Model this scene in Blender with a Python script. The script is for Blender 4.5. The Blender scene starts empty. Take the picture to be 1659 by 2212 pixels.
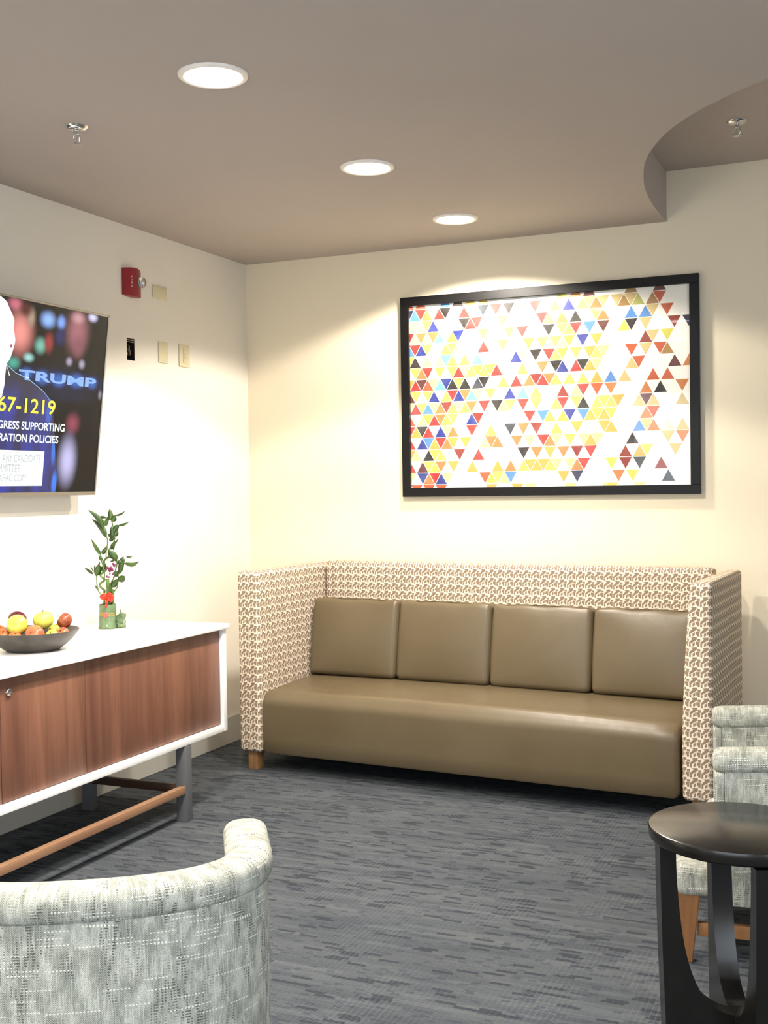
import bpy, bmesh, math, random
from mathutils import Vector, Matrix
R = math.radians
scene = bpy.context.scene
COL = scene.collection
rnd = random.Random(7)

# ---------------------------------------------------------------- helpers
def lin(c):
    return tuple((x / 12.92 if x <= 0.04045 else ((x + 0.055) / 1.055) ** 2.4) for x in c)
def hexc(h):
    return lin(tuple(int(h[i:i + 2], 16) / 255 for i in (0, 2, 4)))

class G:
    """small wrapper round a material node tree"""
    def __init__(s, name, rough=0.5, metal=0.0, color=None, spec=0.5):
        s.m = bpy.data.materials.new(name); s.m.use_nodes = True
        s.nt = s.m.node_tree; s.n = s.nt.nodes; s.l = s.nt.links
        s.b = s.n['Principled BSDF']; s.out = s.n['Material Output']
        s.b.inputs['Roughness'].default_value = rough
        s.b.inputs['Metallic'].default_value = metal
        s.b.inputs['Specular IOR Level'].default_value = spec
        if color: s.b.inputs['Base Color'].default_value = (*hexc(color), 1)
    def put(s, sock, v):
        if v is None: return
        if isinstance(v, bpy.types.NodeSocket): s.l.new(v, sock)
        elif isinstance(v, str): sock.default_value = (*hexc(v), 1)
        else: sock.default_value = v
    def f(s, op, a, b=None, c=None, clamp=False):
        n = s.n.new('ShaderNodeMath'); n.operation = op; n.use_clamp = clamp
        for i, v in enumerate((a, b, c)): s.put(n.inputs[i], v)
        return n.outputs[0]
    def v(s, op, a, b=None):
        n = s.n.new('ShaderNodeVectorMath'); n.operation = op
        for i, x in enumerate((a, b)): s.put(n.inputs[i], x)
        return n.outputs['Value'] if op in ('LENGTH', 'DOT_PRODUCT') else n.outputs[0]
    def coord(s, kind='UV'):
        return s.n.new('ShaderNodeTexCoord').outputs[kind]
    def sep(s, v):
        n = s.n.new('ShaderNodeSeparateXYZ'); s.l.new(v, n.inputs[0]); return n.outputs
    def comb(s, x=0.0, y=0.0, z=0.0):
        n = s.n.new('ShaderNodeCombineXYZ')
        for i, q in enumerate((x, y, z)): s.put(n.inputs[i], q)
        return n.outputs[0]
    def mix(s, fac, a, b, mode='MIX'):
        n = s.n.new('ShaderNodeMix'); n.data_type = 'RGBA'; n.blend_type = mode
        s.put(n.inputs[0], fac); s.put(n.inputs[6], a); s.put(n.inputs[7], b)
        return n.outputs[2]
    def noise(s, vec, scale, detail=2.0, rough=0.5, dist=0.0):
        n = s.n.new('ShaderNodeTexNoise')
        if vec is not None: s.l.new(vec, n.inputs['Vector'])
        n.inputs['Scale'].default_value = scale; n.inputs['Detail'].default_value = detail
        n.inputs['Roughness'].default_value = rough; n.inputs['Distortion'].default_value = dist
        return n.outputs['Fac']
    def white(s, x, y):
        n = s.n.new('ShaderNodeTexWhiteNoise'); n.noise_dimensions = '2D'
        s.l.new(s.comb(x, y), n.inputs['Vector']); return n.outputs['Value']
    def ramp(s, x, a0, a1, b0=0.0, b1=1.0, smooth=False):
        n = s.n.new('ShaderNodeMapRange'); n.clamp = True
        if smooth: n.interpolation_type = 'SMOOTHSTEP'
        s.put(n.inputs[0], x)
        for i, q in enumerate((a0, a1, b0, b1)): n.inputs[i + 1].default_value = q
        return n.outputs[0]
    def color(s, c): s.put(s.b.inputs['Base Color'], c); return s
    def bump(s, h, strength=0.3, dist=0.002):
        n = s.n.new('ShaderNodeBump'); n.inputs['Strength'].default_value = strength
        n.inputs['Distance'].default_value = dist; s.put(n.inputs['Height'], h)
        s.l.new(n.outputs[0], s.b.inputs['Normal']); return s
    def emit(s, col, strength):
        s.put(s.b.inputs['Emission Color'], col); s.b.inputs['Emission Strength'].default_value = strength; return s

def obj(name, me, mats=None, parent=None, loc=None, smooth=None):
    o = bpy.data.objects.new(name, me); COL.objects.link(o)
    if mats:
        for m in (mats if isinstance(mats, (list, tuple)) else [mats]): me.materials.append(m)
    if parent: o.parent = parent
    if loc: o.location = loc
    if smooth:
        me.polygons.foreach_set('use_smooth', [True] * len(me.polygons))
        if smooth is not True: me.set_sharp_from_angle(angle=R(smooth))
    return o
def empty(name, loc=(0, 0, 0), rz=0.0):
    o = bpy.data.objects.new(name, None); COL.objects.link(o); o.location = loc; o.rotation_euler = (0, 0, rz)
    o.empty_display_size = 0.05; return o
def tag(o, label, cat, group=None):
    o['label'] = label; o['category'] = cat
    if group: o['group'] = group
    return o
def struct(o): o['kind'] = 'structure'; return o
def mesh(bm, name='m', boxuv=True):
    bm.normal_update()
    if boxuv:
        uv = bm.loops.layers.uv.verify()
        for f in bm.faces:
            n = f.normal; a = max(range(3), key=lambda i: abs(n[i]))
            for l in f.loops:
                p = l.vert.co
                l[uv].uv = (p.y, p.z) if a == 0 else ((p.x, p.z) if a == 1 else (p.x, p.y))
    me = bpy.data.meshes.new(name); bm.to_mesh(me); bm.free(); return me
def add_box(bm, lo, hi, bev=0.0, seg=2, mat=0):
    b = bmesh.new(); bmesh.ops.create_cube(b, size=1)
    for v in b.verts: v.co = Vector([(lo[i] + hi[i]) / 2 + v.co[i] * (hi[i] - lo[i]) for i in range(3)])
    if bev: bmesh.ops.bevel(b, geom=b.edges[:], offset=bev, segments=seg, affect='EDGES', profile=0.5)
    join(bm, b, mat)
def join(bm, b, mat=0, M=None):
    vm = {}
    for v in b.verts: vm[v] = bm.verts.new(M @ v.co if M else v.co)
    for f in b.faces:
        try:
            nf = bm.faces.new([vm[v] for v in f.verts]); nf.material_index = mat if mat is not None else f.material_index; nf.smooth = f.smooth
        except ValueError: pass
    b.free()
def box_obj(name, lo, hi, m, parent=None, bev=0.0, seg=2, smooth=40):
    bm = bmesh.new(); add_box(bm, lo, hi, bev, seg); return obj(name, mesh(bm), m, parent, smooth=smooth if bev else None)
def rbox(hx, hy, hz, r, n=10, k=5, fn=None):
    """rounded box centred on the origin (half sizes), optional deform"""
    bm = bmesh.new()
    def axis(h):
        a = [-h + r * (1 - math.cos(i / k * math.pi / 2)) for i in range(k + 1)]
        b = [-x for x in reversed(a)]; m = [a[-1] + (b[0] - a[-1]) * i / n for i in range(1, n)]
        return a + m + b
    X, Y, Z = axis(hx), axis(hy), axis(hz); H = (hx, hy, hz); cache = {}
    def vert(p):
        key = tuple(round(c, 6) for c in p)
        if key in cache: return cache[key]
        p = Vector(p); q = Vector([max(-(H[i] - r), min(H[i] - r, p[i])) for i in range(3)])
        d = p - q
        if d.length > 1e-9: p = q + d.normalized() * r
        if fn: p = fn(p)
        cache[key] = bm.verts.new(p); return cache[key]
    def grid(A, B, mk, flip):
        for i in range(len(A) - 1):
            for j in range(len(B) - 1):
                vs = [vert(mk(A[i], B[j])), vert(mk(A[i + 1], B[j])), vert(mk(A[i + 1], B[j + 1])), vert(mk(A[i], B[j + 1]))]
                vs = list(dict.fromkeys(vs))
                if len(vs) > 2:
                    try: bm.faces.new(vs[::-1] if flip else vs)
                    except ValueError: pass
    for s in (-1, 1):
        grid(X, Y, lambda a, b: (a, b, s * hz), s < 0)
        grid(X, Z, lambda a, b: (a, s * hy, b), s > 0)
        grid(Y, Z, lambda a, b: (s * hx, a, b), s < 0)
    return bm
def lathe(bm, prof, n=32, c=(0, 0, 0), mat=0):
    rings = []
    for r, z in prof:
        if r < 1e-6: rings.append([bm.verts.new((c[0], c[1], c[2] + z))])
        else: rings.append([bm.verts.new((c[0] + r * math.cos(2 * math.pi * i / n), c[1] + r * math.sin(2 * math.pi * i / n), c[2] + z)) for i in range(n)])
    for a, b in zip(rings, rings[1:]):
        for i in range(n):
            j = (i + 1) % n
            if len(a) == 1 and len(b) == 1: continue
            vs = [a[0], b[j], b[i]] if len(a) == 1 else ([a[i], a[j], b[0]] if len(b) == 1 else [a[i], a[j], b[j], b[i]])
            f = bm.faces.new(vs); f.material_index = mat
def tube(bm, pts, rad, n=8, mat=0, caps=True):
    pts = [Vector(p) for p in pts]; rad = rad if isinstance(rad, (list, tuple)) else [rad] * len(pts)
    up = Vector((0.13, 0.31, 0.94)); rings = []
    for i, p in enumerate(pts):
        t = (pts[min(i + 1, len(pts) - 1)] - pts[max(i - 1, 0)]).normalized()
        a = t.cross(up); a = a.normalized() if a.length > 1e-4 else t.orthogonal().normalized(); b = t.cross(a)
        up = b.cross(t) if False else up
        rings.append([bm.verts.new(p + rad[i] * (math.cos(2 * math.pi * k / n) * a + math.sin(2 * math.pi * k / n) * b)) for k in range(n)])
    for A, B in zip(rings, rings[1:]):
        for k in range(n):
            f = bm.faces.new([A[k], A[(k + 1) % n], B[(k + 1) % n], B[k]]); f.material_index = mat
    if caps:
        for rr in (rings[0][::-1], rings[-1]):
            f = bm.faces.new(rr); f.material_index = mat
def spline(pts, k=6):
    pts = [Vector(p) for p in pts]; P = [pts[0]] + pts + [pts[-1]]; out = []
    for i in range(1, len(P) - 2):
        for j in range(k):
            t = j / k; a, b, c, d = P[i - 1:i + 3]
            out.append(0.5 * ((2 * b) + (c - a) * t + (2 * a - 5 * b + 4 * c - d) * t * t + (3 * b - a - 3 * c + d) * t ** 3))
    out.append(pts[-1]); return out
def ball(bm, c, r, sc=(1, 1, 1), u=16, v=10, mat=0, rot=None):
    b = bmesh.new(); bmesh.ops.create_uvsphere(b, u_segments=u, v_segments=v, radius=1)
    M = Matrix.Translation(c) @ (rot.to_4x4() if rot else Matrix()) @ Matrix.Diagonal((r * sc[0], r * sc[1], r * sc[2], 1))
    join(bm, b, mat, M)

# ---------------------------------------------------------------- materials
def m_wall(name, col, amt=0.03):
    g = G(name, 0.75, spec=0.25); P = g.coord('Object')
    a = g.noise(P, 1.3, 3); g.color(g.mix(g.ramp(a, .3, .7, 0, amt), col, '8f8570'))
    g.bump(g.noise(P, 260, 2), .12, .001); return g.m
M_back = m_wall('cream_wall_paint', 'e6dbc2'); M_left = m_wall('soft_white_wall_paint', 'e4dfd3')
g = G('taupe_ceiling_paint', .8, spec=.2); P = g.coord('Object')
g.color(g.mix(g.ramp(g.noise(P, .9, 3), .3, .7), 'b0a7a1', 'b4aba5')); g.bump(g.noise(P, 220, 2), .1, .001); M_ceil = g.m
M_base = G('grey_vinyl_baseboard', .45, color='c2bfb4').m

# carpet
g = G('blue_grey_loop_carpet', .95, spec=.1); P = g.coord('Object'); x, y, _ = g.sep(P)
xw = g.f('ADD', x, g.f('MULTIPLY', g.noise(g.v('MULTIPLY', P, (3, 40, 1)), 1, 2), .02))
def cells(dx, dy, off=0.0, jit=0.5):
    row = g.f('FLOOR', g.f('DIVIDE', y, dy)); sh = g.white(row, off + 3.3)
    colx = g.f('FLOOR', g.f('ADD', g.f('DIVIDE', xw, dx), g.f('MULTIPLY', sh, jit * 7)))
    return g.white(colx, g.f('ADD', row, off))
d1 = cells(.065, .0145, 0, .7); d2 = cells(.16, .0062, 17.0); d3 = cells(.28, .022, 41.0); d4 = cells(.026, .012, 71.0)
patch = g.noise(g.v('MULTIPLY', P, (2.2, 5, 1)), 1, 2, .6)
tone = g.mix(g.ramp(patch, .35, .65), '3d4247', '505457')
tone = g.mix(g.ramp(d3, .3, 1, 0, .5), tone, '656a6c')
tone = g.mix(g.ramp(d2, .35, .95, 0, .55), tone, '3d434b')
tone = g.mix(g.f('MULTIPLY', g.f('GREATER_THAN', d1, .86), .8), tone, '1c2029')
tone = g.mix(g.f('MULTIPLY', g.f('GREATER_THAN', d4, .90), .55), tone, '2c3040')
ln = g.ramp(g.f('SINE', g.f('MULTIPLY', y, 2 * math.pi / .0065)), -.2, .9)
tone = g.mix(g.f('MULTIPLY', ln, .3), tone, '787b7e')
cr = g.ramp(g.f('SINE', g.f('MULTIPLY', x, 2 * math.pi / .017)), .72, 1)
tone = g.mix(g.f('MULTIPLY', cr, g.ramp(g.noise(g.v('MULTIPLY', P, (4, 3, 1)), 1, 1), .45, .6, 0, .22)), tone, '7c8288')
tone = g.mix(g.ramp(g.noise(P, 420, 1), .3, .7, 0, .3), tone, '35393f')
g.color(tone); g.bump(g.f('ADD', ln, g.noise(P, 500, 1)), .5, .003); M_carpet = g.m

# sofa fabric: interlocking geometric weave built from half planes
g = G('taupe_geometric_weave', .8, spec=.2); U = g.coord('UV'); u, v, _ = g.sep(U)
tx = g.f('FRACT', g.f('DIVIDE', g.f('ADD', u, 10), .0475)); ty = g.f('FRACT', g.f('DIVIDE', g.f('ADD', v, 10), .0425))
def poly(pts):
    acc = None; ar = sum(pts[i][0] * pts[(i + 1) % len(pts)][1] - pts[(i + 1) % len(pts)][0] * pts[i][1] for i in range(len(pts)))
    if ar < 0: pts = pts[::-1]
    for i in range(len(pts)):
        (x0, y0), (x1, y1) = pts[i], pts[(i + 1) % len(pts)]
        ex, ey = x1 - x0, y1 - y0; L = math.hypot(ex, ey)
        d = g.f('ADD', g.f('MULTIPLY', tx, -ey / L), g.f('MULTIPLY_ADD', ty, ex / L, (ey * x0 - ex * y0) / L))
        acc = d if acc is None else g.f('MINIMUM', acc, d)
    return acc
shapes = [[(0, .23), (0, .43), (.42, .90), (.68, .99), (.68, .75)], [(.20, .93), (.68, 1.01), (.40, .74)],
          [(.745, .61), (.745, .80), (1.01, .80), (1.01, .61)], [(.62, .545), (1.0, .545), (.62, .20)],
          [(.745, .08), (.745, .40), (.915, .43), (.915, .08)], [(.32, .32), (.51, .5), (.51, .2), (.34, .05)],
          [(0, -.1), (0, .20), (.15, .27), (.15, -.1)]]
acc = None
for s_ in shapes:
    d = poly(s_); acc = d if acc is None else g.f('MAXIMUM', acc, d)
msk = g.ramp(acc, -.028, -.004)
g.color(g.mix(msk, 'e6d8c4', '8b7966')); g.bump(g.f('ADD', g.f('MULTIPLY', msk, -1), g.noise(U, 900, 1)), .3, .0008); M_weave = g.m

# leather
g = G('olive_brown_leather', .36, spec=.45); P = g.coord('Object')
g.color(g.mix(g.ramp(g.noise(P, 2.5, 3), .3, .7), '5f523b', '665a44'))
g.put(g.b.inputs['Roughness'], g.ramp(g.noise(P, 30, 3), .3, .7, .33, .42))
vn = g.n.new('ShaderNodeTexVoronoi'); vn.inputs['Scale'].default_value = 380; g.l.new(P, vn.inputs['Vector'])
g.bump(vn.outputs['Distance'], .12, .0012); M_leather = g.m

# tweed of the tub chairs
g = G('pale_grey_slub_tweed', .9, spec=.15); U = g.coord('UV'); u, v, _ = g.sep(U)
uo = g.f('ADD', u, 20); vo = g.f('ADD', v, 20)
def dash(lu, lv, off, along_u):
    if along_u:
        row = g.f('FLOOR', g.f('DIVIDE', vo, lv)); return g.white(g.f('FLOOR', g.f('ADD', g.f('DIVIDE', uo, lu), g.f('MULTIPLY', g.white(row, off), 9))), g.f('ADD', row, off))
    row = g.f('FLOOR', g.f('DIVIDE', uo, lu)); return g.white(g.f('ADD', row, off), g.f('FLOOR', g.f('ADD', g.f('DIVIDE', vo, lv), g.f('MULTIPLY', g.white(row, off), 9))))
mot = g.noise(g.v('MULTIPLY', U, (34, 16, 1)), 1, 4, .6); mot2 = g.noise(g.v('MULTIPLY', U, (60, 12, 1)), 1, 3, .6)
base = g.mix(g.ramp(mot, .42, .6), '777a6f', 'b0b1a5'); base = g.mix(g.ramp(mot2, .45, .7, 0, .45), base, '6f7168')
ww = g.ramp(g.f('MULTIPLY', g.f('SINE', g.f('MULTIPLY', uo, 2 * math.pi / .0042)), g.f('SINE', g.f('MULTIPLY', vo, 2 * math.pi / .0042))), -.4, .6)
base = g.mix(g.f('MULTIPLY', ww, .38), base, 'd0d1c6'); fine = g.noise(g.v('MULTIPLY', U, (330, 14, 1)), 1, 2); base = g.mix(g.ramp(fine, .5, .68, 0, .5), base, 'cfcfc4'); fine = g.noise(g.v('MULTIPLY', U, (420, 300, 1)), 1, 2); base = g.mix(g.ramp(fine, .45, .7, 0, .45), base, '5f6159')
dk = g.f('MULTIPLY', g.f('GREATER_THAN', dash(.0028, .022, 7, False), .70), g.ramp(g.noise(g.v('MULTIPLY', U, (18, 8, 1)), 1, 2), .42, .6))
dots = g.ramp(g.f('SINE', g.f('MULTIPLY', vo, 2 * math.pi / .0056)), -.5, .4)
base = g.mix(g.f('MULTIPLY', g.f('MULTIPLY', dk, dots), .8), base, '3f413c')
lt = g.f('GREATER_THAN', dash(.048, .0022, 3, True), .94); dots2 = g.ramp(g.f('SINE', g.f('MULTIPLY', uo, 2 * math.pi / .0066)), -.5, .3)
base = g.mix(g.f('MULTIPLY', g.f('MULTIPLY', lt, dots2), .85), base, 'e2e1d5')
g.color(base); g.bump(g.f('ADD', ww, g.f('ADD', lt, mot2)), .4, .0015); M_tweed = g.m

def wood(name, a, b, sc=(3, 26, 1), rough=.42, coord='UV', c=None):
    g = G(name, rough); P = g.coord(coord)
    n1 = g.noise(g.v('MULTIPLY', P, sc), 1, 4, .6, .6); n2 = g.noise(g.v('MULTIPLY', P, (sc[0] * 4, sc[1] * 8, sc[2] * 4)), 1, 3)
    col = g.mix(g.ramp(n1, .3, .7), a, b); col = g.mix(g.ramp(n2, .45, .75, 0, .35), col, c or a)
    g.color(col); return g.m
M_walnut = wood('walnut_veneer', '5c3a2d', '8a5e49', (9, .5, 1), .42, c='573628')
M_oakleg = wood('oiled_oak', '87623c', 'a07a50', (30, 3, 1), .45)
M_amber = wood('amber_stained_wood', '7d5535', '94693f', (30, 3, 1), .4)
M_rail = wood('tan_wood_rail', '86634a', '9c785b', (2, 40, 1), .45)
M_espresso = wood('espresso_lacquered_wood', '11100e', '181614', (20, 4, 1), .2)
M_white = G('white_laminate', .3, color='f2f1ef').m
M_dark = G('black_void', .9, color='1a1512').m
M_steel = G('grey_powder_coated_steel', .42, metal=.3, color='6a6c6e').m
M_chrome = G('chrome', .15, metal=1, color='d9d9d9').m
M_silver = G('brushed_silver_bezel', .32, metal=.7, color='8e8980').m
M_black = G('black_plastic', .4, color='0e0e0f').m
M_almond = G('almond_plastic', .45, color='d3cba9').m
M_red = G('red_plastic', .35, color='8a1a24').m
M_lettw = G('white_print', .6, color='e9dcdc').m
M_clear = G('clear_lens', .05, color='ffffff'); M_clear.b.inputs['Transmission Weight'].default_value = .85; M_clear = M_clear.m
M_frame = G('black_painted_frame', .4, color='0b0a0a', spec=.3).m
g = G('lamp_lens', .5, color='ffffff'); g.emit('fff6e6', 6.0); M_lens = g.m
M_trim = G('white_trim_ring', .4, color='efe9e2').m
M_copper = G('tan_wire', .5, color='a98b6d').m
M_galv = G('galvanised_steel', .4, metal=.8, color='77716a').m

# ---------------------------------------------------------------- room
H, H2, XR, YF = 2.75, 3.0, 6.4, -8.8
def quad_obj(name, vs, faces, m, smooth=None):
    me = bpy.data.meshes.new(name); me.from_pydata([tuple(v) for v in vs], [], faces)
    bm = bmesh.new(); bm.from_mesh(me); bpy.data.meshes.remove(me)
    return struct(obj(name, mesh(bm), m, smooth=smooth))
bm = bmesh.new(); add_box(bm, (-.1, YF - .1, -.1), (XR + .1, .1, 0)); struct(obj('floor', mesh(bm), M_carpet))
bm = bmesh.new(); add_box(bm, (-.1, 0, 0), (XR + .1, .1, H2 + .1)); struct(obj('wall_back', mesh(bm), M_back))
# left wall with the cut-out of the open junction box
hy0, hy1, hz0, hz1 = -1.172, -1.107, 2.088, 2.197
bm = bmesh.new()
for (a, b, c, d) in ((YF, hy0, 0, H2), (hy1, 0, 0, H2), (hy0, hy1, 0, hz0), (hy0, hy1, hz1, H2)):
    add_box(bm, (-.1, a, c), (0, b, d))
struct(obj('wall_left', mesh(bm), M_left))
bm = bmesh.new(); add_box(bm, (XR, YF, 0), (XR + .1, 0, H2 + .1)); struct(obj('wall_right', mesh(bm), M_left))
bm = bmesh.new(); add_box(bm, (-.1, YF - .1, 0), (XR + .1, YF, H2 + .1)); struct(obj('wall_front', mesh(bm), M_left))
for nm, lo, hi in (('baseboard_back', (.012, -.012, 0), (XR, 0, .155)), ('baseboard_left', (0, YF, 0), (.012, 0, .155))):
    bm = bmesh.new(); add_box(bm, lo, hi, .003, 1); struct(obj(nm, mesh(bm), M_base))
# ceiling: lower slab with a curved edge, raised tray beyond it
edge = spline([(2.426, .0, 0), (2.428, -.35, 0), (2.452, -.68, 0), (2.49, -.92, 0), (2.545, -1.16, 0), (2.637, -1.40, 0), (2.75, -1.60, 0),
               (2.90, -1.78, 0), (3.09, -1.94, 0), (3.45, -2.14, 0), (4.0, -2.32, 0), (4.8, -2.42, 0), (XR, -2.45, 0)], 6)
bm = bmesh.new()
lo = [bm.verts.new((p.x, p.y, H)) for p in edge]; hi = [bm.verts.new((p.x, p.y, H2)) for p in edge]
c0 = [bm.verts.new(p) for p in ((XR, YF, H), (0, YF, H), (0, 0, H))]
f = bm.faces.new(lo + c0); cr_ = bm.verts.new((XR, 0, H2))
f2 = bm.faces.new([cr_] + hi[::-1]); f3 = []
for i in range(len(lo) - 1):
    q = bm.faces.new([lo[i + 1], lo[i], hi[i], hi[i + 1]]); q.smooth = True; f3.append(q)
top = [bm.verts.new(p) for p in ((0, 0, H2 + .1), (XR, 0, H2 + .1), (XR, YF, H2 + .1), (0, YF, H2 + .1))]; bm.faces.new(top)
bmesh.ops.triangulate(bm, faces=[f, f2])
o = struct(obj('ceiling', mesh(bm), M_ceil)); o.data.set_sharp_from_angle(angle=R(40))

# ---------------------------------------------------------------- recessed lights
SPOT = 108.0
def downlight(x, y, z, label, power=1.0, col=(1, .92, .82), cone=134):
    t = tag(empty('recessed_downlight', (x, y, z)), label, 'ceiling light', 'round recessed downlights')
    bm = bmesh.new(); lathe(bm, [(.088, .0), (.088, -.003), (.094, -.009), (.104, -.009), (.110, -.005), (.111, 0)], 48); obj('trim_ring', mesh(bm), M_trim, t, smooth=50)
    bm = bmesh.new(); lathe(bm, [(0, -.004), (.089, -.004)], 48); obj('lens', mesh(bm), M_lens, t)
    L = bpy.data.lights.new('downlight_lamp', 'SPOT'); L.energy = SPOT * power; L.color = col
    L.spot_size = R(cone); L.spot_blend = .15; L.shadow_soft_size = .07
    l = bpy.data.objects.new('downlight_lamp', L); COL.objects.link(l); l.parent = t; l.location = (0, 0, -.02)
    return t
downlight(1.497, -2.755, H, 'largest round recessed ceiling light, nearest the camera')
downlight(1.497, -1.578, H, 'middle round recessed ceiling light of the row of three', .95)
downlight(1.503, -.552, H, 'smallest round recessed ceiling light, nearest the framed art wall', .80, (1, .91, .80), 145)
for x, y, z in ((1.88, -3.68, H), (1.68, -4.85, H), (1.6, -6.6, H), (4.6, -5.8, H), (4.6, -7.4, H)):  # nearer lamps mirror in the print's glass; farther ones are added ambient fill
    downlight(x, y, z, 'round recessed ceiling light out of the picture, unseen and giving ambient light', .9, (1, .93, .84) if x < 4 else (.86, .93, 1))

# unseen windows behind and beside the seating, added to give cool fill light
M_pane = G('fill_pane', .3, color='d8e4f0'); M_pane.emit('dfeaff', .6); M_pane = M_pane.m
def added_window(nm, c, w_, h_, axis, power):
    t = struct(empty(nm, c)); t.rotation_euler = (0, 0, 0 if axis == 'y' else R(90))      # local +y looks into the room
    bm = bmesh.new(); fw_ = .06
    for lo, hi in (((-w_ / 2 - fw_, .0, -h_ / 2 - fw_), (w_ / 2 + fw_, .05, -h_ / 2)), ((-w_ / 2 - fw_, 0, h_ / 2), (w_ / 2 + fw_, .05, h_ / 2 + fw_)), ((-w_ / 2 - fw_, 0, -h_ / 2), (-w_ / 2, .05, h_ / 2)), ((w_ / 2, 0, -h_ / 2), (w_ / 2 + fw_, .05, h_ / 2)), ((-.025, 0, -h_ / 2), (.025, .045, h_ / 2))):
        add_box(bm, lo, hi)
    obj('added_window_frame', mesh(bm), M_white, t)
    bm = bmesh.new(); add_box(bm, (-w_ / 2, .002, -h_ / 2), (w_ / 2, .012, h_ / 2)); obj('pane', mesh(bm), M_pane, t)
    L = bpy.data.lights.new('fill_light', 'AREA'); L.shape = 'RECTANGLE'; L.size = w_; L.size_y = h_; L.energy = power; L.color = (.86, .93, 1)
    l = bpy.data.objects.new('fill_light', L); COL.objects.link(l); l.parent = t; l.location = (0, .07, 0); l.rotation_euler = (R(90), 0, 0)
added_window('added_window_1', (2.6, YF, 1.55), 4.2, 2.0, 'y', 24)
added_window('added_window_2', (XR, -5.2, 1.55), 3.0, 2.0, 'x', 32)

# ---------------------------------------------------------------- sprinklers
def sprinkler(x, y, z, label):
    t = tag(empty('fire_sprinkler', (x, y, z)), label, 'sprinkler', 'chrome ceiling sprinklers')
    bm = bmesh.new(); lathe(bm, [(0, -.004), (.014, -.012), (.03, -.011), (.041, -.004), (.043, 0)], 28); obj('escutcheon', mesh(bm), M_chrome, t, smooth=50)
    bm = bmesh.new(); lathe(bm, [(0, -.006), (.010, -.008), (.010, -.026), (.006, -.028), (0, -.028)], 16)
    for s in (-1, 1): tube(bm, [(s * .009, 0, -.024), (s * .014, 0, -.038), (s * .011, 0, -.052), (s * .002, 0, -.060)], .0022, 8)
    tube(bm, [(0, 0, -.028), (0, 0, -.060)], .0018, 8)
    obj('frame_arms', mesh(bm), M_chrome, t, smooth=50)
    bm = bmesh.new(); lathe(bm, [(0, -.059), (.006, -.060), (.017, -.062), (.017, -.0635), (0, -.064)], 20); obj('deflector', mesh(bm), M_chrome, t, smooth=50)
sprinkler(.778, -2.52, H, 'small chrome sprinkler head on the ceiling, above the television side')
sprinkler(2.847, -.681, H2, 'small chrome sprinkler head in the raised curved ceiling recess at right')

# ---------------------------------------------------------------- sofa
SO = empty('sofa', (.372, -.79, 0), -R(4.2))
tag(SO, 'long high-backed sofa with taupe patterned shell and brown leather seat', 'sofa')
SW, SD = 2.402, .765
def arm(left):
    hx, hy, hz = .066, SD / 2, .465
    def fn(p):
        z = (p.z + hz) / (2 * hz); y = (p.y + hy) / (2 * hy)
        p = p.copy()
        inn = (.010 if left else .040) * max(0, z - .25) ** 1.6 / .75 ** 1.6
        if left: p.x = p.x - inn * max(0, min(1, (p.x + hx) / (2 * hx)))
        else:
            p.x = p.x + inn * max(0, min(1, (hx - p.x) / (2 * hx)))
            p.x -= .020 * y * max(0, p.x / hx)
        return p
    bm = rbox(hx, hy, hz, .026, 8, 5, fn)
    bmesh.ops.translate(bm, verts=bm.verts[:], vec=((hx if left else SW - hx - .004), hy, .1 + hz - .005))
    return obj('arm', mesh(bm), M_weave, SO, smooth=True)
arm(True)
hxL = .066
def fnR(p): return p
a = arm(False)
def fb(p):
    p = p.copy(); p.x -= .012 * max(0, p.x) ; return p
bm = rbox((SW - .27) / 2, .05, .468, .026, 10, 5); bmesh.ops.translate(bm, verts=bm.verts[:], vec=(SW / 2 - .003, SD - .052, .1 + .468)); obj('back', mesh(bm), M_weave, SO, smooth=True)
def fs(p):
    p = p.copy(); hz_ = .156
    if p.z > 0: p.z += .012 * (1 - (p.x / 1.06) ** 2) * max(0, p.z / hz_) + .022 * (p.y + .33) / .66 * max(0, p.z / hz_)
    return p
pf = [(.66, .0), (.66, .30), (.50, .330), (.30, .326), (.16, .318), (.10, .314)]
pf += [(.072 - .072 * math.sin(a_ * math.pi / 16), .242 + .072 * math.cos(a_ * math.pi / 16)) for a_ in range(0, 9)] + [(0, .16), (.001, .08), (.004, .012), (.012, .0)]
bm = bmesh.new(); x0_, x1_ = .134, 2.2545; rings = []
sec = [(x0_, .022), (x0_ + .004, .012), (x0_ + .012, .004), (x0_ + .024, 0)]
sec += [(x0_ + .024 + (x1_ - x0_ - .048) * i / 24, 0) for i in range(1, 24)] + [(x1_ - .024, 0), (x1_ - .012, .004), (x1_ - .004, .012), (x1_, .022)]
for x_, d_ in sec:
    crown = .010 * (1 - ((x_ - (x0_ + x1_) / 2) / 1.06) ** 2)
    rings.append([bm.verts.new((x_, .004 + .33 + (y_ - .33) * (1 - d_ / .33) , .098 + .165 + (z_ - .165) * (1 - d_ / .165) + (crown if z_ > .3 else 0))) for y_, z_ in pf])
for A, B in zip(rings, rings[1:]):
    for k in range(len(A)):
        k2 = (k + 1) % len(A); bm.faces.new([A[k], B[k], B[k2], A[k2]])
bm.faces.new(rings[0]); bm.faces.new(rings[-1][::-1]); bmesh.ops.recalc_face_normals(bm, faces=bm.faces[:])
obj('seat', mesh(bm), M_leather, SO, smooth=50)
cw = .528
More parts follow.
